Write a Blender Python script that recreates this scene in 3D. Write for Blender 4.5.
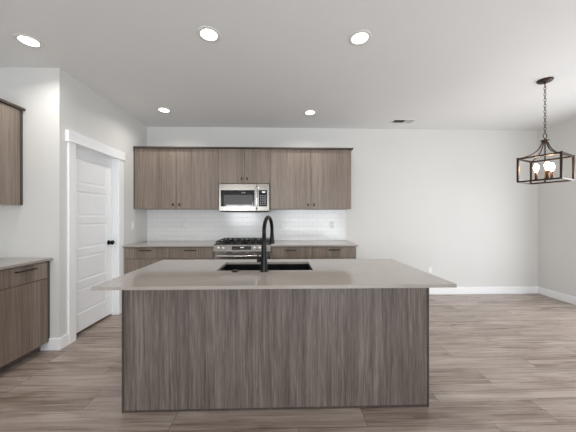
import bpy, bmesh, math
from mathutils import Vector, Matrix

for o in list(bpy.data.objects):
    bpy.data.objects.remove(o)
S = bpy.context.scene
COL = S.collection
PI = math.pi

# ------------------------------------------------------------------ camera
CAM_H = 1.30
cd = bpy.data.cameras.new('camera')
cd.sensor_width = 36.0
cd.lens = 36.0 * 256.0 / 576.0
cd.clip_start = 0.02
cam = bpy.data.objects.new('camera', cd)
COL.objects.link(cam)
cam.location = (0, 0, CAM_H)
cam.rotation_euler = (PI / 2, 0, -math.atan(7.0 / 256.0))
S.camera = cam

# ------------------------------------------------------------------ world, window light, exposure
w = bpy.data.worlds.new('sky')
S.world = w
w.use_nodes = True
w.node_tree.nodes['Background'].inputs[0].default_value = (0.82, 0.91, 1.0, 1)
w.node_tree.nodes['Background'].inputs[1].default_value = 1.0
S.view_settings.view_transform = 'Standard'
S.view_settings.look = 'None'
S.view_settings.exposure = 0.24
S.view_settings.gamma = 1.0
S.view_settings.use_curve_mapping = False
S.cycles.use_denoising = True
S.cycles.max_bounces = 10
S.cycles.diffuse_bounces = 6
S.cycles.caustics_reflective = False
S.cycles.caustics_refractive = False
S.cycles.sample_clamp_indirect = 6.0

DOWNLIGHT_W = 4.2
BULB_E = 40.0


def area(name, loc, rot, sx, sy, power, color):
    ld = bpy.data.lights.new(name, 'AREA')
    ld.shape = 'RECTANGLE'
    ld.size, ld.size_y = sx, sy
    ld.energy = power
    ld.color = color
    o = bpy.data.objects.new(name, ld)
    COL.objects.link(o)
    o.location = loc
    o.rotation_euler = rot
    return o


# daylight arriving through the sliding door of the right wall and the rear windows
area('daylight_right', (4.60, 2.05, 1.00), (0, math.radians(82), 0), 1.9, 2.3, 66.0, (0.95, 0.975, 1.0))
area('daylight_rear', (1.5, -3.50, 1.10), (math.radians(126), 0, 0), 2.7, 1.9, 118.0, (0.95, 0.975, 1.0))
area('daylight_rear_left', (-1.7, -3.50, 1.45), (math.radians(122), 0, math.radians(-32)), 1.3, 1.3, 90.0, (0.95, 0.975, 1.0))


# ------------------------------------------------------------------ materials
def srgb(r, g, b):
    f = lambda c: (c / 255 / 12.92) if c / 255 <= 0.04045 else ((c / 255 + 0.055) / 1.055) ** 2.4
    return (f(r), f(g), f(b), 1)


class NT:
    def __init__(self, name):
        self.m = bpy.data.materials.new(name)
        self.m.use_nodes = True
        self.t = self.m.node_tree
        self.b = self.t.nodes['Principled BSDF']

    def n(self, typ, **kw):
        nd = self.t.nodes.new(typ)
        for k, v in kw.items():
            setattr(nd, k, v)
        return nd

    def l(self, a, b):
        self.t.links.new(a, b)

    def math(self, op, a, b=None):
        nd = self.n('ShaderNodeMath', operation=op)
        for i, v in enumerate((a, b)):
            if v is None:
                continue
            if isinstance(v, (int, float)):
                nd.inputs[i].default_value = v
            else:
                self.l(v, nd.inputs[i])
        return nd.outputs[0]

    def noise(self, vec, scale, detail=4, rough=0.55, dist=0.0):
        nd = self.n('ShaderNodeTexNoise')
        nd.inputs['Scale'].default_value = scale
        nd.inputs['Detail'].default_value = detail
        nd.inputs['Roughness'].default_value = rough
        nd.inputs['Distortion'].default_value = dist
        if vec is not None:
            self.l(vec, nd.inputs['Vector'])
        return nd.outputs['Fac']

    def ramp(self, fac, stops):
        nd = self.n('ShaderNodeValToRGB')
        e = nd.color_ramp.elements
        while len(e) < len(stops):
            e.new(0.5)
        for el, (p, c) in zip(e, stops):
            el.position = p
            el.color = c
        self.l(fac, nd.inputs[0])
        return nd.outputs[0]

    def mix(self, blend, fac, a, b):
        nd = self.n('ShaderNodeMix', data_type='RGBA', blend_type=blend)
        for sock, v in ((nd.inputs[0], fac), (nd.inputs[6], a), (nd.inputs[7], b)):
            if isinstance(v, (int, float, tuple)):
                sock.default_value = v
            else:
                self.l(v, sock)
        return nd.outputs[2]

    def bump(self, h, strength, dist=0.002):
        nd = self.n('ShaderNodeBump')
        nd.inputs['Strength'].default_value = strength
        nd.inputs['Distance'].default_value = dist
        self.l(h, nd.inputs['Height'])
        self.l(nd.outputs[0], self.b.inputs['Normal'])


def simple(name, col, rough=0.5, metal=0.0, noise=0.03, nscale=30.0, emit=None, estr=0.0, coat=0.0):
    t = NT(name)
    tc = t.n('ShaderNodeTexCoord')
    f = t.noise(tc.outputs['Object'], nscale)
    a = tuple(c * (1 - noise) for c in col[:3]) + (1,)
    b = tuple(min(1, c * (1 + noise)) for c in col[:3]) + (1,)
    t.l(t.ramp(f, [(0.3, a), (0.7, b)]), t.b.inputs['Base Color'])
    t.b.inputs['Roughness'].default_value = rough
    t.b.inputs['Metallic'].default_value = metal
    t.b.inputs['Coat Weight'].default_value = coat
    if emit:
        t.b.inputs['Emission Color'].default_value = emit
        t.b.inputs['Emission Strength'].default_value = estr
    return t.m


def wood(name, dark, mid, light, axis='Z', rough=0.42, cath=0.0, fine=1.0, grain=1.3):
    """laminate with long straight grain along one axis"""
    t = NT(name)
    tc = t.n('ShaderNodeTexCoord')
    oi = t.n('ShaderNodeObjectInfo')
    off = t.n('ShaderNodeVectorMath', operation='SCALE')
    off.inputs[0].default_value = (37.0, 19.0, 11.0)
    t.l(oi.outputs['Random'], off.inputs['Scale'])
    add = t.n('ShaderNodeVectorMath', operation='ADD')
    t.l(tc.outputs['Object'], add.inputs[0])
    t.l(off.outputs[0], add.inputs[1])

    def stretched(a, b):
        m = t.n('ShaderNodeMapping')
        m.inputs['Scale'].default_value = {'Z': (a, a, b), 'X': (b, a, a)}[axis]
        t.l(add.outputs[0], m.inputs['Vector'])
        return m.outputs[0]
    broad = t.noise(stretched(9, 0.35), 1.0, 3, 0.5, 0.4)
    streak = t.noise(stretched(55 * fine, grain), 1.0, 5, 0.65, 0.5)
    fib = t.noise(stretched(230 * fine, 4.0 * grain), 1.0, 2, 0.5)
    v = t.math('ADD', t.math('MULTIPLY', broad, 0.40), t.math('MULTIPLY', streak, 0.60))
    if cath:
        wv = t.n('ShaderNodeTexWave', wave_type='BANDS', bands_direction='X')
        wv.inputs['Scale'].default_value = 1.0
        wv.inputs['Distortion'].default_value = 9.0
        wv.inputs['Detail'].default_value = 3.0
        wv.inputs['Detail Scale'].default_value = 0.7
        t.l(stretched(8, 0.8), wv.inputs['Vector'])
        v = t.math('ADD', t.math('MULTIPLY', v, 1 - cath), t.math('MULTIPLY', wv.outputs['Fac'], cath))
    v = t.math('ADD', t.math('MULTIPLY', v, 0.78), t.math('MULTIPLY', fib, 0.22))
    c = t.ramp(v, [(0.38, dark), (0.50, mid), (0.62, light)])
    t.l(c, t.b.inputs['Base Color'])
    t.b.inputs['Roughness'].default_value = rough
    t.bump(v, 0.10, 0.001)
    return t.m


def wall_paint(name, col, rough=0.6, tex=0.08):
    t = NT(name)
    tc = t.n('ShaderNodeTexCoord')
    f = t.noise(tc.outputs['Object'], 2.0, 2)
    a = tuple(c * 0.985 for c in col[:3]) + (1,)
    t.l(t.ramp(f, [(0.3, a), (0.7, col)]), t.b.inputs['Base Color'])
    t.b.inputs['Roughness'].default_value = rough
    t.b.inputs['Specular IOR Level'].default_value = 0.35
    t.bump(t.noise(tc.outputs['Object'], 160.0, 2), tex, 0.002)
    return t.m


def floor_mat():
    t = NT('vinyl_plank')
    tc = t.n('ShaderNodeTexCoord')
    sp = t.n('ShaderNodeSeparateXYZ')
    t.l(tc.outputs['Object'], sp.inputs[0])
    x, y = sp.outputs[0], sp.outputs[1]
    PW, PL = 0.19, 1.22
    yr = t.math('DIVIDE', t.math('SUBTRACT', y, 1.946 - 0.19 * 40), PW)
    row = t.math('FLOOR', yr)
    fy = t.math('FRACT', yr)
    wr = t.n('ShaderNodeTexWhiteNoise', noise_dimensions='1D')
    t.l(row, wr.inputs['W'])
    jit = t.math('MULTIPLY', wr.outputs['Value'], 0.16)
    sh = t.math('ADD', t.math('MULTIPLY', t.math('SUBTRACT', row, 40.0), 0.55), jit)
    xr = t.math('DIVIDE', t.math('ADD', t.math('SUBTRACT', x, sh), 40 * PL - 1.62), PL)
    idx = t.math('FLOOR', xr)
    fx = t.math('FRACT', xr)
    cb = t.n('ShaderNodeCombineXYZ')
    t.l(idx, cb.inputs[0])
    t.l(row, cb.inputs[1])
    wn = t.n('ShaderNodeTexWhiteNoise', noise_dimensions='3D')
    t.l(cb.outputs[0], wn.inputs['Vector'])
    # grain, shifted per plank
    off = t.n('ShaderNodeVectorMath', operation='SCALE')
    t.l(wn.outputs['Color'], off.inputs[0])
    off.inputs['Scale'].default_value = 23.0
    add = t.n('ShaderNodeVectorMath', operation='ADD')
    t.l(tc.outputs['Object'], add.inputs[0])
    t.l(off.outputs[0], add.inputs[1])

    def st(a, b):
        m = t.n('ShaderNodeMapping')
        m.inputs['Scale'].default_value = (a, b, 1)
        t.l(add.outputs[0], m.inputs['Vector'])
        return m.outputs[0]
    g1 = t.noise(st(1.3, 14), 1.0, 4, 0.6, 0.9)
    g2 = t.noise(st(2.0, 75), 1.0, 4, 0.65, 0.6)
    v = t.math('ADD', t.math('MULTIPLY', g1, 0.60), t.math('MULTIPLY', g2, 0.32))
    v = t.math('ADD', v, t.math('MULTIPLY', wn.outputs['Value'], 0.08))
    c = t.ramp(v, [(0.36, srgb(118, 102, 92)), (0.50, srgb(156, 141, 131)), (0.66, srgb(185, 172, 163))])
    # seams
    ey = t.math('LESS_THAN', t.math('MINIMUM', fy, t.math('SUBTRACT', 1.0, fy)), 0.008)
    ex = t.math('LESS_THAN', t.math('MINIMUM', fx, t.math('SUBTRACT', 1.0, fx)), 0.0016)
    seam = t.math('MAXIMUM', ey, ex)
    c = t.mix('MIX', t.math('MULTIPLY', seam, 0.7), c, srgb(70, 58, 50))
    t.l(c, t.b.inputs['Base Color'])
    r = t.ramp(g2, [(0.3, (0.24, 0.24, 0.24, 1)), (0.7, (0.36, 0.36, 0.36, 1))])
    t.l(r, t.b.inputs['Roughness'])
    h = t.math('SUBTRACT', t.math('MULTIPLY', g2, 0.4), seam)
    t.bump(h, 0.15, 0.001)
    return t.m


def tile_mat():
    t = NT('white_subway_tile')
    tc = t.n('ShaderNodeTexCoord')
    sp = t.n('ShaderNodeSeparateXYZ')
    t.l(tc.outputs['Object'], sp.inputs[0])
    cb = t.n('ShaderNodeCombineXYZ')
    t.l(sp.outputs[0], cb.inputs[0])
    t.l(sp.outputs[2], cb.inputs[1])
    br = t.n('ShaderNodeTexBrick')
    br.offset = 0.5
    br.inputs['Scale'].default_value = 1.0
    br.inputs['Brick Width'].default_value = 0.152
    br.inputs['Row Height'].default_value = 0.0745
    br.inputs['Mortar Size'].default_value = 0.0022
    br.inputs['Mortar Smooth'].default_value = 0.1
    br.inputs['Color1'].default_value = (0.80, 0.81, 0.81, 1)
    br.inputs['Color2'].default_value = (0.78, 0.79, 0.795, 1)
    br.inputs['Mortar'].default_value = (0.68, 0.68, 0.675, 1)
    t.l(cb.outputs[0], br.inputs['Vector'])
    t.l(br.outputs['Color'], t.b.inputs['Base Color'])
    t.b.inputs['Roughness'].default_value = 0.15
    t.bump(t.math('SUBTRACT', 1.0, br.outputs['Fac']), 0.5, 0.001)
    return t.m


def quartz_mat():
    t = NT('greige_quartz')
    tc = t.n('ShaderNodeTexCoord')
    a = t.noise(tc.outputs['Object'], 260.0, 2)
    b = t.noise(tc.outputs['Object'], 3.0, 3)
    v = t.math('ADD', t.math('MULTIPLY', a, 0.6), t.math('MULTIPLY', b, 0.4))
    t.l(t.ramp(v, [(0.35, srgb(154, 148, 141)), (0.65, srgb(166, 160, 153))]), t.b.inputs['Base Color'])
    t.b.inputs['Roughness'].default_value = 0.06
    t.b.inputs['Specular IOR Level'].default_value = 0.8
    return t.m


def steel_mat():
    t = NT('brushed_steel')
    tc = t.n('ShaderNodeTexCoord')
    m = t.n('ShaderNodeMapping')
    m.inputs['Scale'].default_value = (3, 3, 400)
    t.l(tc.outputs['Object'], m.inputs['Vector'])
    f = t.noise(m.outputs[0], 1.0, 2)
    t.l(t.ramp(f, [(0.3, srgb(130, 126, 121)), (0.7, srgb(150, 145, 139))]), t.b.inputs['Base Color'])
    t.b.inputs['Metallic'].default_value = 1.0
    t.b.inputs['Roughness'].default_value = 0.25
    return t.m


def glass_mat():
    t = NT('window_glass')
    out = t.t.nodes['Material Output']
    tr = t.n('ShaderNodeBsdfTransparent')
    gl = t.n('ShaderNodeBsdfGlossy')
    gl.inputs['Roughness'].default_value = 0.02
    mx = t.n('ShaderNodeMixShader')
    mx.inputs[0].default_value = 0.06
    t.l(tr.outputs[0], mx.inputs[1])
    t.l(gl.outputs[0], mx.inputs[2])
    t.l(mx.outputs[0], out.inputs['Surface'])
    return t.m


M = {}
M['wall'] = wall_paint('wall_paint', srgb(217, 217, 215))
M['ceiling'] = wall_paint('ceiling_paint', srgb(234, 235, 235), 0.75, 0.25)
M['trim'] = simple('white_trim_paint', srgb(244, 246, 248), 0.35, noise=0.01)
M['floor'] = floor_mat()
M['tile'] = tile_mat()
M['quartz'] = quartz_mat()
M['cab'] = wood('greybrown_laminate', srgb(100, 88, 78), srgb(126, 113, 103), srgb(148, 136, 126), fine=1.5)
M['isl'] = wood('island_laminate', srgb(74, 65, 60), srgb(103, 94, 88), srgb(134, 125, 119), rough=0.34, cath=0.0, fine=1.25, grain=2.4)
M['edge'] = wood('dark_edge_band', srgb(58, 49, 44), srgb(70, 60, 54), srgb(84, 73, 66), rough=0.45)
M['carc'] = simple('cabinet_interior', srgb(205, 196, 186), 0.5)
M['toe'] = wood('toe_kick_board', srgb(78, 69, 64), srgb(92, 82, 76), srgb(106, 96, 90), axis='X')
M['steel'] = steel_mat()
M['chrome'] = simple('polished_steel', (0.75, 0.74, 0.72, 1), 0.12, 1.0, 0.01)
M['knobst'] = simple('satin_knob', (0.85, 0.83, 0.8, 1), 0.3, 0.8, 0.01)
M['black'] = simple('black_metal', (0.004, 0.004, 0.0045, 1), 0.2, 0.0, 0.05)
M['blackg'] = simple('black_glass', (0.01, 0.01, 0.011, 1), 0.06, 0.0, 0.02)
M['mesh'] = simple('screened_glass', (0.06, 0.06, 0.063, 1), 0.4, 0.0, 0.1, 900.0)
M['iron'] = simple('cast_iron', (0.008, 0.008, 0.008, 1), 0.45, 0.0, 0.2, 200.0)
M['black'].node_tree.nodes['Principled BSDF'].inputs['Roughness'].default_value = 0.3
for k_ in ('black', 'iron'):
    M[k_].node_tree.nodes['Principled BSDF'].inputs['Specular IOR Level'].default_value = 0.2
M['sink'] = simple('black_composite', (0.004, 0.004, 0.0045, 1), 0.6, 0.0, 0.2, 500.0)
M['sink'].node_tree.nodes['Principled BSDF'].inputs['Specular IOR Level'].default_value = 0.2
M['bronze'] = simple('dark_bronze', (0.045, 0.030, 0.021, 1), 0.38, 0.6, 0.2, 60.0)
M['pull'] = simple('black_pull', (0.008, 0.007, 0.006, 1), 0.5, 0.0, 0.05)
M['plastic'] = simple('white_plastic', srgb(226, 226, 224), 0.35, 0, 0.01)
M['dark'] = simple('dark_void', (0.012, 0.012, 0.012, 1), 0.8)
M['lens'] = simple('lamp_lens', (0.9, 0.9, 0.9, 1), 0.5, 0, 0.01, emit=(1.0, 0.95, 0.88, 1), estr=6.0)
M['bulb'] = simple('glowing_bulb', (0.9, 0.8, 0.6, 1), 0.3, 0, 0.01, emit=(1.0, 0.62, 0.33, 1), estr=BULB_E)
M['sleeve'] = simple('bulb_sleeve', (0.16, 0.085, 0.05, 1), 0.4, 0.5, 0.1)
M['disp'] = simple('lit_display', (0.1, 0.1, 0.1, 1), 0.3, emit=(0.85, 0.92, 1.0, 1), estr=0.9)
M['grey'] = simple('printed_grey', (0.30, 0.30, 0.31, 1), 0.4)
M['glass'] = glass_mat()
M['frame'] = simple('vinyl_frame', srgb(235, 235, 235), 0.35, 0, 0.01)


# ------------------------------------------------------------------ geometry helpers
def box(bm, x0, x1, y0, y1, z0, z1, bev=0.0, seg=1):
    vs = [bm.verts.new((x, y, z)) for x in (x0, x1) for y in (y0, y1) for z in (z0, z1)]
    fs = [(0, 1, 3, 2), (4, 6, 7, 5), (0, 4, 5, 1), (2, 3, 7, 6), (0, 2, 6, 4), (1, 5, 7, 3)]
    faces = [bm.faces.new([vs[i] for i in f]) for f in fs]
    if bev > 0:
        es = {e for f in faces for e in f.edges}
        bmesh.ops.bevel(bm, geom=list(es), offset=bev, segments=seg, affect='EDGES', profile=0.6)
    return bm


def lathe(bm, prof, seg=24, mat=None, cap0=True, cap1=True, smooth=True):
    """profile [(r, z)] about Z, then moved by a matrix"""
    mat = mat or Matrix()
    rings = []
    for r, z in prof:
        rings.append([bm.verts.new(mat @ Vector((r * math.cos(2 * PI * k / seg), r * math.sin(2 * PI * k / seg), z))) for k in range(seg)])
    for a, b in zip(rings, rings[1:]):
        for k in range(seg):
            f = bm.faces.new((a[k], a[(k + 1) % seg], b[(k + 1) % seg], b[k]))
            f.smooth = smooth
    if cap0:
        bm.faces.new(rings[0][::-1])
    if cap1:
        bm.faces.new(rings[-1])
    return bm


def tube(bm, pts, r, seg=12, closed=False, cap=True):
    pts = [Vector(p) for p in pts]
    n = len(pts)
    rr = r if isinstance(r, (list, tuple)) else [r] * n
    t0 = (pts[1] - pts[0]).normalized()
    ref = Vector((0, 0, 1)) if abs(t0.z) < 0.9 else Vector((1, 0, 0))
    nrm = t0.cross(ref).normalized()
    rings = []
    for i in range(n):
        if closed:
            t = (pts[(i + 1) % n] - pts[i - 1]).normalized()
        else:
            t = (pts[min(i + 1, n - 1)] - pts[max(i - 1, 0)]).normalized()
        nrm = (nrm - t * nrm.dot(t)).normalized()
        bn = t.cross(nrm)
        rings.append([bm.verts.new(pts[i] + (nrm * math.cos(2 * PI * k / seg) + bn * math.sin(2 * PI * k / seg)) * rr[i]) for k in range(seg)])
    pairs = list(zip(rings, rings[1:])) + ([(rings[-1], rings[0])] if closed else [])
    for a, b in pairs:
        for k in range(seg):
            f = bm.faces.new((a[k], a[(k + 1) % seg], b[(k + 1) % seg], b[k]))
            f.smooth = True
    if cap and not closed:
        bm.faces.new(rings[0][::-1])
        bm.faces.new(rings[-1])
    return bm


def slab_hole(bm, x0, x1, y0, y1, hx0, hx1, hy0, hy1, z0, z1):
    xs, ys = (x0, hx0, hx1, x1), (y0, hy0, hy1, y1)
    V = {(i, j, k): bm.verts.new((xs[i], ys[j], (z0, z1)[k])) for i in range(4) for j in range(4) for k in range(2)}
    for i in range(3):
        for j in range(3):
            if (i, j) == (1, 1):
                continue
            bm.faces.new([V[i, j, 1], V[i + 1, j, 1], V[i + 1, j + 1, 1], V[i, j + 1, 1]])
            bm.faces.new([V[i, j, 0], V[i, j + 1, 0], V[i + 1, j + 1, 0], V[i + 1, j, 0]])
    for i in range(3):
        bm.faces.new([V[i, 0, 0], V[i + 1, 0, 0], V[i + 1, 0, 1], V[i, 0, 1]])
        bm.faces.new([V[i, 3, 0], V[i, 3, 1], V[i + 1, 3, 1], V[i + 1, 3, 0]])
        bm.faces.new([V[0, i, 0], V[0, i, 1], V[0, i + 1, 1], V[0, i + 1, 0]])
        bm.faces.new([V[3, i, 0], V[3, i + 1, 0], V[3, i + 1, 1], V[3, i, 1]])
    bm.faces.new([V[1, 1, 0], V[1, 1, 1], V[2, 1, 1], V[2, 1, 0]])
    bm.faces.new([V[1, 2, 0], V[2, 2, 0], V[2, 2, 1], V[1, 2, 1]])
    bm.faces.new([V[1, 1, 0], V[1, 2, 0], V[1, 2, 1], V[1, 1, 1]])
    bm.faces.new([V[2, 1, 0], V[2, 1, 1], V[2, 2, 1], V[2, 2, 0]])
    return bm


ORIG = {}


def obj(name, bm, mat, parent=None, loc=None):
    """link bm (built in world coordinates) as ONE mesh object"""
    bmesh.ops.recalc_face_normals(bm, faces=bm.faces)
    if parent is not None:
        org = ORIG[parent.name]
    elif loc is not None:
        org = Vector(loc)
    else:
        cs = [v.co for v in bm.verts]
        org = Vector(((min(c.x for c in cs) + max(c.x for c in cs)) / 2,
                      (min(c.y for c in cs) + max(c.y for c in cs)) / 2, min(c.z for c in cs)))
    for v in bm.verts:
        v.co -= org
    me = bpy.data.meshes.new(name)
    bm.to_mesh(me)
    bm.free()
    me.materials.append(M[mat])
    o = bpy.data.objects.new(name, me)
    COL.objects.link(o)
    if parent is not None:
        o.parent = parent
    else:
        o.location = org
    ORIG[o.name] = org
    return o


def B(*a, **k):
    return box(bmesh.new(), *a, **k)


def thing(name, loc, label, cat, group=None):
    o = bpy.data.objects.new(name, None)
    o.empty_display_size = 0.1
    COL.objects.link(o)
    o.location = loc
    ORIG[o.name] = Vector(loc)
    return tag(o, label, cat, group)


def tag(o, label, cat, group=None):
    o['label'] = label
    o['category'] = cat
    if group:
        o['group'] = group
    return o


def struct(name, bm, mat, loc=(0, 0, 0)):
    o = obj(name, bm, mat, None, loc)
    o['kind'] = 'structure'
    return o


def copy_tree(o, parent=None):
    c = o.copy()
    COL.objects.link(c)
    if parent:
        c.parent = parent
    for ch in list(o.children):
        copy_tree(ch, c)
    return c


# ------------------------------------------------------------------ room shell
XL, XP, XR = -2.84, -2.155, 4.315      # left wall, pantry side wall, right wall
YB, YP, YR = 4.185, 2.55, -3.2        # back wall, pantry front wall, rear wall
H = 2.74

struct('floor', B(XL - .15, XR + .15, YR - .15, YB + .15, -.1, 0), 'floor')
struct('ceiling', B(XL - .15, XR + .15, YR - .15, YB + .15, H, H + .1), 'ceiling')
struct('wall_back', B(XL - .15, XR + .15, YB, YB + .15, 0, H), 'wall')
struct('wall_left', B(XL - .15, XL, YR - .15, YB, 0, H), 'wall')
struct('wall_pantry_front', B(XL, XP - .115, YP, YP + .115, 0, H), 'wall')
DY0, DY1, DZ = 2.73, 3.445, 2.065     # pantry door opening
bm = bmesh.new()
box(bm, XP - .115, XP, YP, DY0, 0, H)
box(bm, XP - .115, XP, DY1, YB, 0, H)
box(bm, XP - .115, XP, DY0, DY1, DZ, H)
struct('wall_pantry_side', bm, 'wall')
# right wall with the sliding patio door opening
WY0, WY1, WZ1 = 0.90, 3.20, 2.10
bm = bmesh.new()
box(bm, XR, XR + .15, YR - .15, WY0, 0, H)
box(bm, XR, XR + .15, WY1, YB, 0, H)
box(bm, XR, XR + .15, WY0, WY1, WZ1, H)
struct('wall_right', bm, 'wall')
# rear wall with a wide window and a smaller one
bm = bmesh.new()
RW = [(-2.35, -1.05, 0.85, 2.15), (-0.05, 2.65, 0.15, 2.15)]
box(bm, XL, RW[0][0], YR - .15, YR, 0, H)
box(bm, RW[0][1], RW[1][0], YR - .15, YR, 0, H)
box(bm, RW[1][1], XR, YR - .15, YR, 0, H)
for (a, b, z0, z1) in RW:
    box(bm, a, b, YR - .15, YR, 0, z0)
    box(bm, a, b, YR - .15, YR, z1, H)
struct('wall_rear', bm, 'wall')
for n, (a, b, z0, z1) in enumerate(RW):
    bm = bmesh.new()
    f = .05
    box(bm, a, a + f, YR - .10, YR - .04, z0, z1)
    box(bm, b - f, b, YR - .10, YR - .04, z0, z1)
    box(bm, a + f, b - f, YR - .10, YR - .04, z0, z0 + f)
    box(bm, a + f, b - f, YR - .10, YR - .04, z1 - f, z1)
    box(bm, (a + b) / 2 - .03, (a + b) / 2 + .03, YR - .10, YR - .04, z0 + f, z1 - f)
    wn = struct('window_%d' % (n + 1), bm, 'frame')
    obj('pane', B(a + f, b - f, YR - .075, YR - .069, z0 + f, z1 - f), 'glass', wn)
bm = bmesh.new()
f = .06
box(bm, XR + .04, XR + .10, WY0, WY0 + f, 0, WZ1)
box(bm, XR + .04, XR + .10, WY1 - f, WY1, 0, WZ1)
box(bm, XR + .04, XR + .10, WY0 + f, WY1 - f, WZ1 - f, WZ1)
box(bm, XR + .04, XR + .10, WY0 + f, WY1 - f, 0.001, .05)
box(bm, XR + .04, XR + .10, 2.01, 2.09, .05, WZ1 - f)
d2 = struct('door_2', bm, 'frame')
obj('pane', B(XR + .068, XR + .074, WY0 + f, WY1 - f, .05, WZ1 - f), 'glass', d2)


# baseboards
def baseb(bm, x0, x1, y0, y1, h=.115):
    box(bm, x0, x1, y0, y1, 0, h, .003)


bm = bmesh.new(); baseb(bm, 1.062, XR - .014, YB - .014, YB)
struct('baseboard_back', bm, 'trim')
bm = bmesh.new(); baseb(bm, XR - .014, XR, WY1 + .1, YB); baseb(bm, XR - .014, XR, YR, WY0 - .1)
struct('baseboard_right', bm, 'trim')
bm = bmesh.new(); baseb(bm, -2.325, XP + .014, YP - .014, YP)
struct('baseboard_pantry_front', bm, 'trim')
bm = bmesh.new(); baseb(bm, XP, XP + .014, YP, DY0 - .09)
struct('baseboard_pantry_side', bm, 'trim')
bm = bmesh.new(); baseb(bm, XL, XL + .014, YR, 1.95)
struct('baseboard_left', bm, 'trim')

# pantry door casing and jamb
bm = bmesh.new()
cx0, cx1 = XP, XP + .018
box(bm, cx0, cx1, DY0 - .088, DY0 + .004, 0, DZ, .002)
box(bm, cx0, cx1, DY1 - .004, DY1 + .098, 0, DZ, .002)
box(bm, cx0, cx1 + .010, DY0 - .108, DY1 + .118, DZ - .004, DZ + .098, .002)
box(bm, cx0, cx1 + .018, DY0 - .114, DY1 + .124, DZ - .014, DZ - .002, .002)
struct('trim_1', bm, 'trim')
bm = bmesh.new()
box(bm, XP - .115, XP, DY0, DY0 + .016, 0, DZ)
box(bm, XP - .115, XP, DY1 - .016, DY1, 0, DZ)
box(bm, XP - .115, XP, DY0 + .016, DY1 - .016, DZ - .016, DZ)
box(bm, XP - .067, XP - .055, DY0 + .016, DY0 + .028, 0, DZ - .016)      # stops
box(bm, XP - .067, XP - .055, DY1 - .028, DY1 - .016, 0, DZ - .016)
box(bm, XP - .067, XP - .055, DY0 + .028, DY1 - .028, DZ - .028, DZ - .016)
struct('trim_2', bm, 'trim')

# five-panel pantry door, set back in its jamb
bm = bmesh.new()
dx1 = XP - .069                       # room face of the slab
dx0 = dx1 - .035
ya, yb, za, zb = DY0 + .019, DY1 - .019, .022, DZ - .02
box(bm, dx0, dx1 - .006, ya, yb, za, zb)
ST = .105
rails = [za, za + .20]
n = 5
ph = ((zb - .115) - (za + .20) - 4 * .085) / n
box(bm, dx1 - .012, dx1, ya, ya + ST, za, zb, .002)
box(bm, dx1 - .012, dx1, yb - ST, yb, za, zb, .002)
box(bm, dx1 - .012, dx1, ya + ST, yb - ST, za, za + .20, .004)
box(bm, dx1 - .012, dx1, ya + ST, yb - ST, zb - .115, zb, .004)
z = za + .20
for k in range(n):
    box(bm, dx1 - .012, dx1 - .002, ya + ST + .022, yb - ST - .022, z + .022, z + ph - .022, .004)
    z += ph
    if k < n - 1:
        box(bm, dx1 - .012, dx1, ya + ST, yb - ST, z, z + .085, .004)
        z += .085
dr = struct('door_1', bm, 'trim')
KM = Matrix.Translation((dx1 + .001, yb - .062, .958)) @ Matrix.Rotation(PI / 2, 4, 'Y')
bm = lathe(bmesh.new(), [(.030, 0), (.031, .004), (.028, .009), (.012, .012), (.010, .022)], 24, KM)
rose = obj('rose', bm, 'black', dr)
bm = lathe(bmesh.new(), [(.010, .022), (.012, .028), (.025, .034), (.0285, .045), (.027, .056), (.018, .064), (.006, .066)], 24, KM)
obj('knob', bm, 'black', dr)

# backsplash on the back wall
tag(obj('tile_backsplash', B(XP + .001, 1.062, YB - .009, YB - .0005, .9005, 1.4045), 'tile'),
    'white subway tile backsplash between the back countertops and the upper cabinets', 'backsplash')


# ------------------------------------------------------------------ cabinets
def pull_x(x0, x1, yf, z, parent):
    """thin black bar pull on a face looking towards -Y"""
    bm = bmesh.new()
    box(bm, x0, x1, yf - .036, yf - .024, z - .007, z + .007, .0015)
    for x in (x0 + .012, x1 - .022):
        box(bm, x, x + .010, yf - .024, yf - .0004, z - .004, z + .004)
    return obj('handle', bm, 'pull', parent)


def pull_y(y0, y1, xf, z, parent):
    bm = bmesh.new()
    box(bm, xf + .024, xf + .034, y0, y1, z - .005, z + .005, .0015)
    for y in (y0 + .012, y1 - .022):
        box(bm, xf + .0004, xf + .024, y, y + .010, z - .004, z + .004)
    return obj('handle', bm, 'pull', parent)


def knob(x, yf, z, parent):
    K = Matrix.Translation((x, yf - .0004, z)) @ Matrix.Rotation(PI / 2, 4, 'X')
    bm = bmesh.new()
    lathe(bm, [(.005, 0), (.005, .014)], 12, K)
    box(bm, x - .010, x + .010, yf - .026, yf - .014, z - .019, z + .019, .002)
    return obj('knob', bm, 'pull', parent)


def shell(bm, x0, x1, y0, y1, z0, z1, t=.018, open_axis='y-'):
    """open-fronted cabinet box; front is -Y or +X"""
    if open_axis == 'y-':
        box(bm, x0, x0 + t, y0, y1, z0, z1)
        box(bm, x1 - t, x1, y0, y1, z0, z1)
        box(bm, x0 + t, x1 - t, y0, y1, z0, z0 + t)
        box(bm, x0 + t, x1 - t, y0, y1, z1 - t, z1)
        box(bm, x0 + t, x1 - t, y1 - .008, y1, z0 + t, z1 - t)
    else:
        box(bm, x0, x1, y0, y0 + t, z0, z1)
        box(bm, x0, x1, y1 - t, y1, z0, z1)
        box(bm, x0, x1, y0 + t, y1 - t, z0, z0 + t)
        box(bm, x0, x1, y0 + t, y1 - t, z1 - t, z1)
        box(bm, x0, x0 + .008, y0 + t, y1 - t, z0 + t, z1 - t)
    return bm


UY, DT, GAP = 3.80, .019, .0018       # face plane of the upper doors, door thickness, half gap
UZ0, UZ1 = 1.405, 2.292


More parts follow.
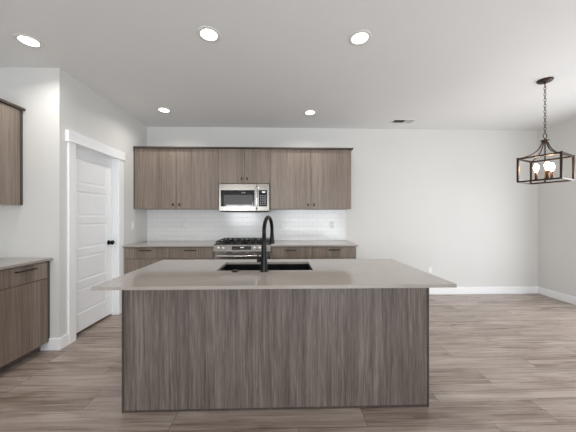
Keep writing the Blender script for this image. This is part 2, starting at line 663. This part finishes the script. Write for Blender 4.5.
def upper(x0, x1, z0, z1, knob_dx, label, ends=(0, 0)):
    t = thing('wall_cabinet', ((x0 + x1) / 2, YB - .2, z0), label, 'cabinet', 'upper cabinets on the back wall')
    obj('body', shell(bmesh.new(), x0, x1, UY + DT + .001, YB - .001, z0, z1), 'cab', t)
    xm = (x0 + x1) / 2
    for a, b, s in ((x0, xm, 1), (xm, x1, -1)):
        d = obj('door', B(a + GAP, b - GAP, UY, UY + DT, z0 + .001, z1 - .002, .001), 'cab', t)
        knob(xm - s * knob_dx, UY, z0 + (.062 if z1 - z0 > .6 else .070), d)
    obj('crown', B(x0 - ends[0], x1 + ends[1], UY - .028, YB - .001, z1 + .0005, z1 + .021, .001), 'edge', t)
    return t


U0, U1, U2, U3 = -2.140, -.925, -.159, 1.051
upper(U0, U1, UZ0, UZ1, .046, 'tall double-door wood wall cabinet left of the microwave, beside the pantry wall')
upper(U1 + .001, U2 - .001, 1.781, UZ1, .040, 'short double-door wood wall cabinet directly above the microwave')
upper(U2, U3, UZ0, UZ1, .044, 'tall double-door wood wall cabinet right of the microwave, at the open end', (0, .024))
obj('filler', B(XP + .001, U0 - .0005, UY + .002, UY + .02, UZ0, UZ1 + .026), 'edge', bpy.data.objects['wall_cabinet'])

BY = 3.54                             # face plane of the base cabinet fronts


def base(x0, x1, xsplit, handles, label, endpanel=False):
    t = thing('base_cabinet', ((x0 + x1) / 2, YB - .3, 0), label, 'cabinet', 'base cabinets along the back wall')
    obj('body', shell(bmesh.new(), x0, x1, BY + DT + .001, YB - .001, .10, .878), 'cab', t)
    obj('toe_kick', B(x0, x1, BY + .08, BY + .098, .0005, .0995), 'toe', t)
    for (a, b), (h0, h1) in zip(((x0, xsplit), (xsplit, x1)), handles):
        d = obj('drawer', B(a + GAP, b - GAP, BY, BY + DT, .716, .868, .001), 'cab', t)
        pull_x(h0, h1, BY, .832, d)
        d = obj('door', B(a + GAP, b - GAP, BY, BY + DT, .103, .712, .001), 'cab', t)
        s = b - .05 if a == x0 else a + .05
        knob(s, BY, .65, d)
    return t


base(-2.138, -.924, -1.523, ((-1.919, -1.758), (-1.313, -1.150)),
     'wood base cabinet left of the range, two drawers over doors')
base(-.138, 1.050, .430, ((.055, .208), (.660, .820)),
     'wood base cabinet right of the range, two drawers over doors')
tag(obj('countertop', B(XP + .001, -.922, 3.51, YB - .010, .879, .900, .002), 'quartz'),
    'greige quartz countertop on the base cabinet left of the range', 'countertop', 'back wall countertops')
tag(obj('countertop', B(-.139, 1.068, 3.51, YB - .010, .879, .900, .002), 'quartz'),
    'greige quartz countertop on the base cabinet right of the range', 'countertop', 'back wall countertops')

# left run, seen edge-on at the frame's left border
LX, LY0, LY1 = -2.240, 2.035, 2.546
t = thing('base_cabinet', (-2.54, 2.29, 0), 'wood base cabinet at the left edge against the pantry wall, one wide drawer', 'cabinet')
obj('body', shell(bmesh.new(), XL + .001, LX - DT - .001, LY0, LY1, .085, .871, open_axis='x+'), 'cab', t)
obj('filler', B(LX - .016, LX - .004, 2.521, LY1, .085, .871), 'edge', t)
obj('toe_kick', B(-2.345, -2.327, LY0, LY1 - .016, .0005, .0845), 'toe', t)
d = obj('drawer', B(LX - DT, LX, LY0 + GAP, 2.520, .706, .862, .001), 'cab', t)
pull_y(2.203, 2.385, LX, .825, d)
d = obj('door', B(LX - DT, LX, LY0 + GAP, 2.520, .088, .701, .001), 'cab', t)
tag(obj('countertop', B(XL + .001, -2.212, LY0 - .01, YP - .001, .872, .896, .002), 'quartz'),
    'greige quartz countertop on the base cabinet at the left edge', 'countertop')
t = thing('wall_cabinet', (-2.67, 2.29, 1.405), 'wood wall cabinet cut off at the left edge, above the left countertop', 'cabinet')
obj('body', shell(bmesh.new(), XL + .001, -2.514, LY0, LY1, 1.405, 2.315, open_axis='x+'), 'cab', t)
d = obj('door', B(-2.513, -2.494, LY0 + GAP, 2.516, 1.407, 2.312, .001), 'cab', t)
obj('filler', B(-2.510, -2.498, 2.5175, LY1, 1.405, 2.315), 'edge', t)
obj('crown', B(XL + .001, -2.472, LY0 - .01, LY1 + .002, 2.3155, 2.338, .001), 'edge', t)
obj('underside', B(XL + .01, -2.517, LY0 + .002, LY1 - .002, 1.4005, 1.4045), 'carc', t)

# ------------------------------------------------------------------ island
IX0, IX1, IY0, IY1 = -1.050, 1.009, 1.716, 2.335
t = thing('kitchen_island', (-.02, 2.03, 0), 'freestanding kitchen island base with vertical grey-brown wood grain panels', 'kitchen island')
obj('front_panel', B(IX0 + .0145, IX1 - .0145, IY0 + .004, IY0 + .022, .0145, .879), 'isl', t)
obj('end_panel', B(IX0, IX0 + .014, IY0, IY1, .0005, .879, .001), 'edge', t)
obj('end_panel', B(IX1 - .014, IX1, IY0, IY1, .0005, .879, .001), 'edge', t)
obj('base_shoe', B(IX0 + .0145, IX1 - .0145, IY0 + .001, IY0 + .022, .0005, .014, .002), 'edge', t)
obj('toe_kick', B(IX0 + .0145, IX1 - .0145, IY1 - .09, IY1 - .075, .0005, .0995), 'toe', t)
obj('bottom_panel', B(IX0 + .0145, IX1 - .0145, IY0 + .0225, IY1 - .021, .10, .118), 'cab', t)
xs = [IX0 + .0145, -.47, .245, IX1 - .0145]
for a, b in zip(xs, xs[1:]):
    obj('door', B(a + GAP, b - GAP, IY1 - .019, IY1, .103, .872, .001), 'cab', t)

SX0, SX1, SY0, SY1 = -.473, .238, 1.888, 2.238
bm = slab_hole(bmesh.new(), -1.073, 1.031, 1.475, 2.370, SX0, SX1, SY0, SY1, .880, .900)
tag(obj('island_countertop', bm, 'quartz'),
    'large greige quartz island countertop with a sink cut-out', 'countertop')

t = thing('sink', ((SX0 + SX1) / 2, (SY0 + SY1) / 2, .66), 'black undermount sink set into the island countertop', 'sink')
bm = bmesh.new()
w_ = .012
a, b, c_, d_ = SX0 - .004, SX1 + .004, SY0 - .004, SY1 + .004
box(bm, a - w_, a, c_ - w_, d_ + w_, .66, .8795)
box(bm, b, b + w_, c_ - w_, d_ + w_, .66, .8795)
box(bm, a, b, c_ - w_, c_, .66, .8795)
box(bm, a, b, d_, d_ + w_, .66, .8795)
box(bm, a, b, c_, d_, .66, .672)
obj('basin', bm, 'sink', t)
obj('drain', lathe(bmesh.new(), [(.045, 0), (.045, .003), (.03, .004)], 24, Matrix.Translation((-.116, 2.10, .6722))), 'black', t)

# tall arched kitchen faucet
fx, fy, fz = -.122, 1.850, .9003
dv = Vector((.235, .972, 0)).normalized()
t = thing('faucet', (fx, fy, fz), 'tall black gooseneck pull-down faucet standing at the island sink', 'faucet')
bm = lathe(bmesh.new(), [(.0275, 0), (.0275, .004), (.0262, .012), (.0238, .06), (.0198, .14), (.0165, .21), (.0142, .26)], 24,
           Matrix.Translation((fx, fy, fz)))
obj('base', bm, 'black', t)
R_ = .106
ctr = Vector((fx, fy, fz + .285)) + dv * R_
pts = [Vector((fx, fy, fz + .2605)), Vector((fx, fy, fz + .275))]
for k in range(0, 19):
    a_ = PI - PI * k / 18 * 1.02
    pts.append(ctr + dv * (R_ * math.cos(a_)) + Vector((0, 0, R_ * math.sin(a_))))
pts.append(pts[-1] + Vector((0, 0, -.012)))
obj('spout', tube(bmesh.new(), pts, .0138, 16), 'black', t)
e = pts[-1]
bm = lathe(bmesh.new(), [(.0142, 0), (.0150, -.012), (.0175, -.045), (.0205, -.078), (.0205, -.086), (.016, -.088)], 20,
           Matrix.Translation((e.x, e.y, e.z - .0005)))
obj('spray_head', bm, 'black', t)
bm = bmesh.new()
hz = fz + .080
tube(bm, [(fx - .018, fy, hz), (fx - .050, fy, hz)], .013, 16)
tube(bm, [(fx - .042, fy, hz + .008), (fx - .048, fy + .035, hz + .03), (fx - .052, fy + .075, hz + .040)], [.006, .0055, .005], 10)
obj('lever', bm, 'black', t)

bm = lathe(bmesh.new(), [(.025, 0), (.025, .004), (.022, .007), (.013, .008), (.012, .012), (.003, .013)], 24, Matrix.Translation((-.331, 1.853, .9003)))
tag(obj('disposal_button', bm, 'black'), 'small round black button on the island countertop left of the faucet', 'button')

# ------------------------------------------------------------------ range
RX0, RX1, RYF = -.9195, -.1415, 3.500
t = thing('range', ((RX0 + RX1) / 2, 3.85, 0), 'stainless steel slide-in gas range between the back countertops', 'stove')
obj('body', B(RX0 + .003, RX1 - .003, RYF + .06, YB - .012, .06, .895), 'steel', t)
for sx in (RX0 + .06, RX1 - .06):
    for sy in (RYF + .12, YB - .08):
        obj('foot', lathe(bmesh.new(), [(.02, .0005), (.02, .0595)], 12, Matrix.Translation((sx, sy, 0))), 'black', t)
obj('cooktop', B(RX0 - .002, RX1 + .002, RYF + .045, YB - .010, .9005, .914, .003), 'iron', t)
# burners under three grates
for gx in (0.19, .5, .81):
    for gy in (3.70, 3.98):
        X = RX0 + (RX1 - RX0) * gx
        bm = lathe(bmesh.new(), [(.055, 0), (.055, .008), (.04, .010), (.04, .018), (.036, .021), (.01, .022)], 20, Matrix.Translation((X, gy, .9142)))
        obj('burner', bm, 'iron', t)
for g in range(3):
    x0 = RX0 + .012 + g * (RX1 - RX0 - .024) / 3 + .003
    x1 = x0 + (RX1 - RX0 - .024) / 3 - .006
    y0, y1, z0, z1 = RYF + .075, YB - .05, .9145, .950
    bm = bmesh.new()
    b_ = .011
    for xx in (x0, x1 - b_):
        box(bm, xx, xx + b_, y0, y1, z1 - .012, z1, .001)
    for yy in (y0, (y0 + y1) / 2 - b_ / 2, y1 - b_):
        box(bm, x0, x1, yy, yy + b_, z1 - .012, z1, .001)
    for xx in (x0 + (x1 - x0) * .36, x0 + (x1 - x0) * .64):
        box(bm, xx - b_ / 2, xx + b_ / 2, y0, y1, z1 - .012, z1, .001)
    for xx in (x0, x1 - b_):
        for yy in (y0, (y0 + y1) / 2 - b_ / 2, y1 - b_):
            box(bm, xx, xx + b_, yy, yy + b_, z0, z1 - .012)
    obj('grate', bm, 'iron', t)
# sloped control panel
bm = bmesh.new()
prof = [(RYF + .060, .8105), (RYF + .004, .8105), (RYF, .818), (RYF + .022, .904), (RYF + .034, .911), (RYF + .060, .911)]
L = [bm.verts.new((RX0, y, z)) for y, z in prof]
Rr = [bm.verts.new((RX1, y, z)) for y, z in prof]
bm.faces.new(L[::-1]); bm.faces.new(Rr)
for i in range(len(prof)):
    j = (i + 1) % len(prof)
    bm.faces.new((L[i], L[j], Rr[j], Rr[i]))
cp = obj('control_panel', bm, 'steel', t)
tilt = math.atan2(.022, .086)


def on_panel(x, z, off=0.0):
    y = RYF + (z - .818) / .086 * .022
    return Matrix.Translation((x, y, z)) @ Matrix.Rotation(-tilt, 4, 'X') @ Matrix.Translation((0, -off, 0)) @ Matrix.Rotation(PI / 2, 4, 'X')


px = lambda p: -.913 + (p - 213.7) * (.753 / 55.6)
for p in (218.5, 223.2, 254.6, 259.5, 264.2):
    bm = lathe(bmesh.new(), [(.024, .001), (.024, .006), (.0195, .010), (.0185, .030), (.016, .034), (.004, .035)], 20, on_panel(px(p), .862))
    obj('knob', bm, 'knobst', cp)
bm = box(bmesh.new(), px(231.6), px(251.2), -.003, -.0006, .838, .888)
for v in bm.verts:
    v.co = Vector((v.co.x, v.co.y + RYF + (v.co.z - .818) / .086 * .022, v.co.z))
disp = obj('display', bm, 'blackg', cp)
bm = box(bmesh.new(), px(240.2), px(243.6), -.0046, -.0034, .866, .874)
for v in bm.verts:
    v.co = Vector((v.co.x, v.co.y + RYF + (v.co.z - .818) / .086 * .022, v.co.z))
obj('clock_segment', bm, 'disp', disp)
od = obj('oven_door', B(RX0 + .002, RX1 - .002, RYF + .012, RYF + .058, .235, .797, .004), 'steel', t)
obj('window', B(RX0 + .09, RX1 - .09, RYF + .008, RYF + .0118, .33, .66, .001), 'blackg', od)
bm = bmesh.new()
hx0, hx1, hzz = RX0 + .045, RX1 - .045, .762
tube(bm, [(hx0 + (hx1 - hx0) * k / 16, RYF - .030 - .016 * math.sin(PI * k / 16), hzz) for k in range(17)], .0135, 12)
for X in (hx0 + .03, hx1 - .03):
    tube(bm, [(X, RYF - .03, hzz), (X, RYF + .0115, hzz)], .010, 10)
obj('handle', bm, 'chrome', od)
obj('storage_drawer', B(RX0 + .002, RX1 - .002, RYF + .014, RYF + .058, .075, .228, .004), 'steel', t)

# ------------------------------------------------------------------ microwave over the range
mx = lambda p: -.912 + (p - 219) * (.742 / 50.6)
mz = lambda p: 1.7745 - (p - 183.9) * (.402 / 27.4)
MY = 3.770
t = thing('microwave', ((mx(219) + mx(269.6)) / 2, 3.98, mz(211.4)), 'stainless steel over-the-range microwave mounted under the short wall cabinet', 'microwave')
x0, x1, z0, z1 = mx(219), mx(269.6), mz(211.2), 1.7745
obj('body', B(x0 + .002, x1 - .002, MY + .034, YB - .012, z0 + .004, z1), 'black', t)
obj('vent_base', B(x0 + .02, x1 - .02, MY + .012, YB - .02, z0 - .012, z0 + .0035), 'dark', t)
dz0, dz1 = z0, mz(184.0)
dd = obj('door', B(x0, mx(257.0), MY, MY + .033, dz0, dz1, .004), 'steel', t)
gl = obj('window', B(mx(221.2), mx(254.9), MY - .003, MY - .0002, mz(206.6), mz(190.4), .001), 'blackg', dd)
obj('window_screen', B(mx(224.2), mx(252.4), MY - .0045, MY - .0031, mz(205.0), mz(195.2)), 'mesh', gl)
bm = bmesh.new()
for k, wd in enumerate((.9, .6, .8, .7)):     # tiny unreadable lettering above the window
    a = 242.0 + k * 1.05
    box(bm, mx(a), mx(a + wd), MY - .0045, MY - .0031, mz(193.4), mz(192.4))
obj('lettering', bm, 'grey', gl)
fr = obj('control_frame', B(mx(257.05), x1, MY, MY + .033, dz0, dz1, .004), 'steel', t)
kp = obj('control_panel', B(mx(258.9), mx(267.2), MY - .003, MY - .0002, mz(206.6), mz(190.4), .001), 'blackg', fr)
obj('clock_segment', B(mx(262.2), mx(265.4), MY - .0045, MY - .0031, mz(193.0), mz(191.6)), 'disp', kp)
for r in range(6):
    for c in range(3):
        a = 260.1 + c * 2.2
        q = 195.4 + r * 1.75
        obj('key', B(mx(a), mx(a + 1.4), MY - .0042, MY - .0031, mz(q + .9), mz(q)), 'grey', kp)
bm = bmesh.new()
hx = mx(256.9)
tube(bm, [(hx, MY - .026 - .014 * math.sin(PI * k / 12), mz(186.6) + (mz(209.4) - mz(186.6)) * k / 12) for k in range(13)], .0125, 14)
for q in (188.2, 207.8):
    tube(bm, [(hx, MY - .03, mz(q)), (hx, MY - .0002, mz(q))], .009, 10)
obj('handle', bm, 'chrome', dd)
bm = lathe(bmesh.new(), [(.0145, 0), (.0145, .003), (.012, .0035)], 20, Matrix.Translation((mx(258.2), MY - .0002, mz(188.2))) @ Matrix.Rotation(PI / 2, 4, 'X'))
obj('badge', bm, 'chrome', fr)


# ------------------------------------------------------------------ outlets and switch
def outlet(loc, rotz, label, kind='outlet'):
    """built facing -Y at the origin, then turned"""
    t = thing('wall_outlet' if kind == 'outlet' else 'light_switch', loc, label, kind if kind == 'outlet' else 'switch')
    t.rotation_euler = (0, 0, rotz)
    ORIG[t.name] = Vector((0, 0, 0))
    obj('cover_plate', box(bmesh.new(), -.036, .036, -.006, -.0006, -.058, .058, .002), 'plastic', t)
    ins = obj('receptacle' if kind == 'outlet' else 'rocker', box(bmesh.new(), -.0165, .0165, -.0085, -.0062, -.033, .033, .001), 'trim', t)
    if kind == 'outlet':
        for zc in (-.017, .017):
            for xx in (-.007, .005):
                obj('slot', B(xx, xx + .002, -.0092, -.0086, zc - .004, zc + .005), 'dark', ins)
    return t


outlet((.033, YB - .009, 1.155), 0, 'white outlet in the tile backsplash just right of the faucet')
outlet((.838, YB - .009, 1.155), 0, 'white outlet in the tile backsplash near its right end')
outlet((-1.552, YB - .009, 1.155), 0, 'white outlet in the tile backsplash left of the range')
outlet((2.473, YB, .400), 0, 'white outlet low on the bare back wall right of the island')
outlet((XR, 3.94, .405), PI / 2, 'white outlet low on the right wall near the corner')
outlet((XP, 3.77, 1.165), -PI / 2 + PI, 'white switch on the pantry wall above the left back countertop', 'switch')

# ------------------------------------------------------------------ ceiling register
t = thing('ceiling_vent', (1.85, 3.83, H), 'white slatted air vent in the ceiling near the back wall', 'vent')
vx, vy, vw, vd = 1.85, 3.83, .165, .075
bm = bmesh.new()
zt = H - .0005
box(bm, vx - vw, vx + vw, vy - vd, vy - vd + .018, zt - .008, zt, .002)
box(bm, vx - vw, vx + vw, vy + vd - .018, vy + vd, zt - .008, zt, .002)
box(bm, vx - vw, vx - vw + .018, vy - vd + .018, vy + vd - .018, zt - .008, zt)
box(bm, vx + vw - .018, vx + vw, vy - vd + .018, vy + vd - .018, zt - .008, zt)
obj('frame', bm, 'plastic', t)
obj('duct_opening', B(vx - vw + .018, vx + vw - .018, vy - vd + .018, vy + vd - .018, zt - .0015, zt - .0005), 'dark', t)
bm = bmesh.new()
for k in range(15):                          # louvres of the right half lean the other way
    xx = vx - vw + .028 + k * .0192
    lean = .009 if k > 7 else -.009
    v = [bm.verts.new(p) for p in ((xx, vy - vd + .018, zt - .002), (xx + lean, vy - vd + .018, zt - .011), (xx + lean, vy + vd - .018, zt - .011), (xx, vy + vd - .018, zt - .002),
                                   (xx + .0015, vy - vd + .018, zt - .002), (xx + lean + .0015, vy - vd + .018, zt - .011), (xx + lean + .0015, vy + vd - .018, zt - .011), (xx + .0015, vy + vd - .018, zt - .002))]
    for f in ((0, 1, 2, 3), (7, 6, 5, 4), (0, 4, 5, 1), (1, 5, 6, 2), (2, 6, 7, 3), (3, 7, 4, 0)):
        bm.faces.new([v[i] for i in f])
obj('louvres', bm, 'plastic', t)

# ------------------------------------------------------------------ recessed ceiling lights
DL = [(-2.073, 2.164, 'recessed ceiling light at the far left, above the left cabinets'),
      (-.571, 2.047, 'recessed ceiling light above the left half of the island'),
      (.639, 2.054, 'recessed ceiling light above the right half of the island'),
      (-1.589, 3.522, 'recessed ceiling light near the pantry door, back row'),
      (.403, 3.552, 'recessed ceiling light in front of the right upper cabinets, back row')]
x, y, lab = DL[0]
t = thing('downlight', (x, y, H), lab, 'ceiling light', 'recessed downlights in the kitchen ceiling')
T = Matrix.Translation((x, y, H - .0005))
bm = lathe(bmesh.new(), [(.063, -.003), (.068, -.005), (.086, -.004), (.092, -.0015), (.092, 0), (.063, 0)], 40, T, False, False)
bm.verts.ensure_lookup_table()
n_ = len(bm.verts)
for k in range(40):
    bm.faces.new((bm.verts[k], bm.verts[(k + 1) % 40], bm.verts[n_ - 40 + (k + 1) % 40], bm.verts[n_ - 40 + k]))
obj('trim_ring', bm, 'plastic', t)
obj('lens', lathe(bmesh.new(), [(.0625, -.0035), (.0625, -.0005)], 40, T), 'lens', t)
ld = bpy.data.lights.new('lamp', 'AREA')
ld.shape = 'DISK'
ld.size = .12
ld.energy = DOWNLIGHT_W
ld.color = (1.0, .955, .90)
ld.spread = math.radians(150)
lo = bpy.data.objects.new('lamp', ld)
COL.objects.link(lo)
lo.parent = t
lo.location = (0, 0, -.014)
proto = t
for x, y, lab in DL[1:]:
    c = copy_tree(proto)
    c.location = (x, y, H)
    c['label'] = lab

# ------------------------------------------------------------------ lantern pendant
PX, PY = 2.794, 2.635
ZT, ZB = 1.917, 1.669
t = thing('pendant_light', (PX, PY, H), 'dark bronze open-cage lantern pendant with glowing bulbs hanging at right', 'pendant light')
C4 = [(-.074, -.224), (-.224, .074), (.074, .224), (.224, -.074)]
ang = math.atan2(C4[0][1] - C4[1][1], C4[0][0] - C4[1][0])
obj('canopy', lathe(bmesh.new(), [(.066, -.001), (.066, -.010), (.058, -.020), (.030, -.027), (.012, -.030), (.010, -.040)], 32, Matrix.Translation((PX, PY, H))), 'bronze', t)


def link(bm, c, hgt, wid, r, rz):
    pts = []
    for k in range(20):
        a = 2 * PI * k / 20
        lx, lz = wid * math.cos(a), hgt * math.sin(a)
        pts.append((c[0] + lx * math.cos(rz), c[1] + lx * math.sin(rz), c[2] + lz))
    tube(bm, pts, r, 6, closed=True)


bm = bmesh.new()
nl = 17
za, zb = 2.176, H - .045
for k in range(nl):
    zc = za + (zb - za) * (k + .5) / nl
    link(bm, (PX, PY, zc), (zb - za) / nl * .66, .0085, .0024, .5 + (PI / 2 if k % 2 else 0))
obj('chain', bm, 'bronze', t)
bm = bmesh.new()
link(bm, (PX, PY, 2.147), .027, .027, .0042, 0.2)
obj('loop', bm, 'bronze', t)
bm = lathe(bmesh.new(), [(.008, 2.116), (.010, 2.107), (.036, 2.104), (.038, 2.096), (.024, 2.090), (.016, 2.074), (.008, 2.062)][::-1], 24, Matrix.Translation((PX, PY, 0)))
obj('hub', bm, 'bronze', t)


def bar(bm, p, q, w):
    """square bar between two points"""
    p, q = Vector(p), Vector(q)
    d = (q - p).normalized()
    up = Vector((0, 0, 1)) if abs(d.z) < .9 else Vector((math.cos(ang), math.sin(ang), 0))
    s = d.cross(up).normalized()
    u = s.cross(d)
    vs = [bm.verts.new(e + s * a * w + u * b * w) for e in (p, q) for a, b in ((-1, -1), (1, -1), (1, 1), (-1, 1))]
    for f in ((3, 2, 1, 0), (4, 5, 6, 7), (0, 1, 5, 4), (1, 2, 6, 5), (2, 3, 7, 6), (3, 0, 4, 7)):
        bm.faces.new([vs[i] for i in f])


for i, (ax, ay) in enumerate(C4):
    bx_, by_ = C4[(i + 1) % 4]
    post = bmesh.new()
    bar(post, (PX + ax, PY + ay, ZB - .004), (PX + ax, PY + ay, ZT + .012), .0092)
    obj('post', post, 'bronze', t)
    for zz, nm in ((ZT, 'top_rail'), (ZB, 'bottom_rail')):
        rb = bmesh.new()
        k = .0096 / .334
        p = (PX + ax + (bx_ - ax) * k, PY + ay + (by_ - ay) * k, zz)
        q = (PX + bx_ - (bx_ - ax) * k, PY + by_ - (by_ - ay) * k, zz)
        bar(rb, p, q, .0078)
        obj(nm, rb, 'bronze', t)
    arm = bmesh.new()
    dvv = Vector((ax, ay, 0)).normalized()
    P0, P1, P2, P3 = (.022, 2.094), (.040, 2.000), (.095, 1.945), (.229, ZT + .004)
    ap = []
    for k in range(15):
        s = k / 14
        cf = ((1 - s) ** 3, 3 * s * (1 - s) ** 2, 3 * s * s * (1 - s), s ** 3)
        r = sum(c * p[0] for c, p in zip(cf, (P0, P1, P2, P3)))
        zz = sum(c * p[1] for c, p in zip(cf, (P0, P1, P2, P3)))
        ap.append((PX + dvv.x * r, PY + dvv.y * r, zz))
    tube(arm, ap, .0055, 8)
    obj('arm', arm, 'bronze', t)
bm = lathe(bmesh.new(), [(.003, 1.655), (.010, 1.664), (.006, 1.674), (.012, 1.682), (.012, 1.696), (.0055, 1.702), (.0055, 2.061)], 16, Matrix.Translation((PX, PY, 0)))
obj('stem', bm, 'bronze', t)
for deg in (117, 237, -3):
    d = Vector((math.cos(math.radians(deg)), math.sin(math.radians(deg)), 0))
    r = .070
    cx_, cy_ = PX + d.x * r, PY + d.y * r
    bm = bmesh.new()
    tube(bm, [(PX + d.x * .012, PY + d.y * .012, 1.69), (PX + d.x * .05, PY + d.y * .05, 1.684), (cx_, cy_, 1.692)], .005, 8)
    lathe(bm, [(.016, 1.692), (.018, 1.699), (.014, 1.702)], 16, Matrix.Translation((cx_, cy_, 0)))
    cn = obj('candle_arm', bm, 'bronze', t)
    lathe_bm = lathe(bmesh.new(), [(.0125, 1.7025), (.0125, 1.772), (.011, 1.774)], 16, Matrix.Translation((cx_, cy_, 0)))
    obj('socket', lathe_bm, 'sleeve', cn)
    bm = lathe(bmesh.new(), [(.010, 1.7745), (.012, 1.785), (.019, 1.803), (.0225, 1.820), (.021, 1.838), (.013, 1.856), (.004, 1.864)], 20, Matrix.Translation((cx_, cy_, 0)))
    obj('bulb', bm, 'bulb', cn)
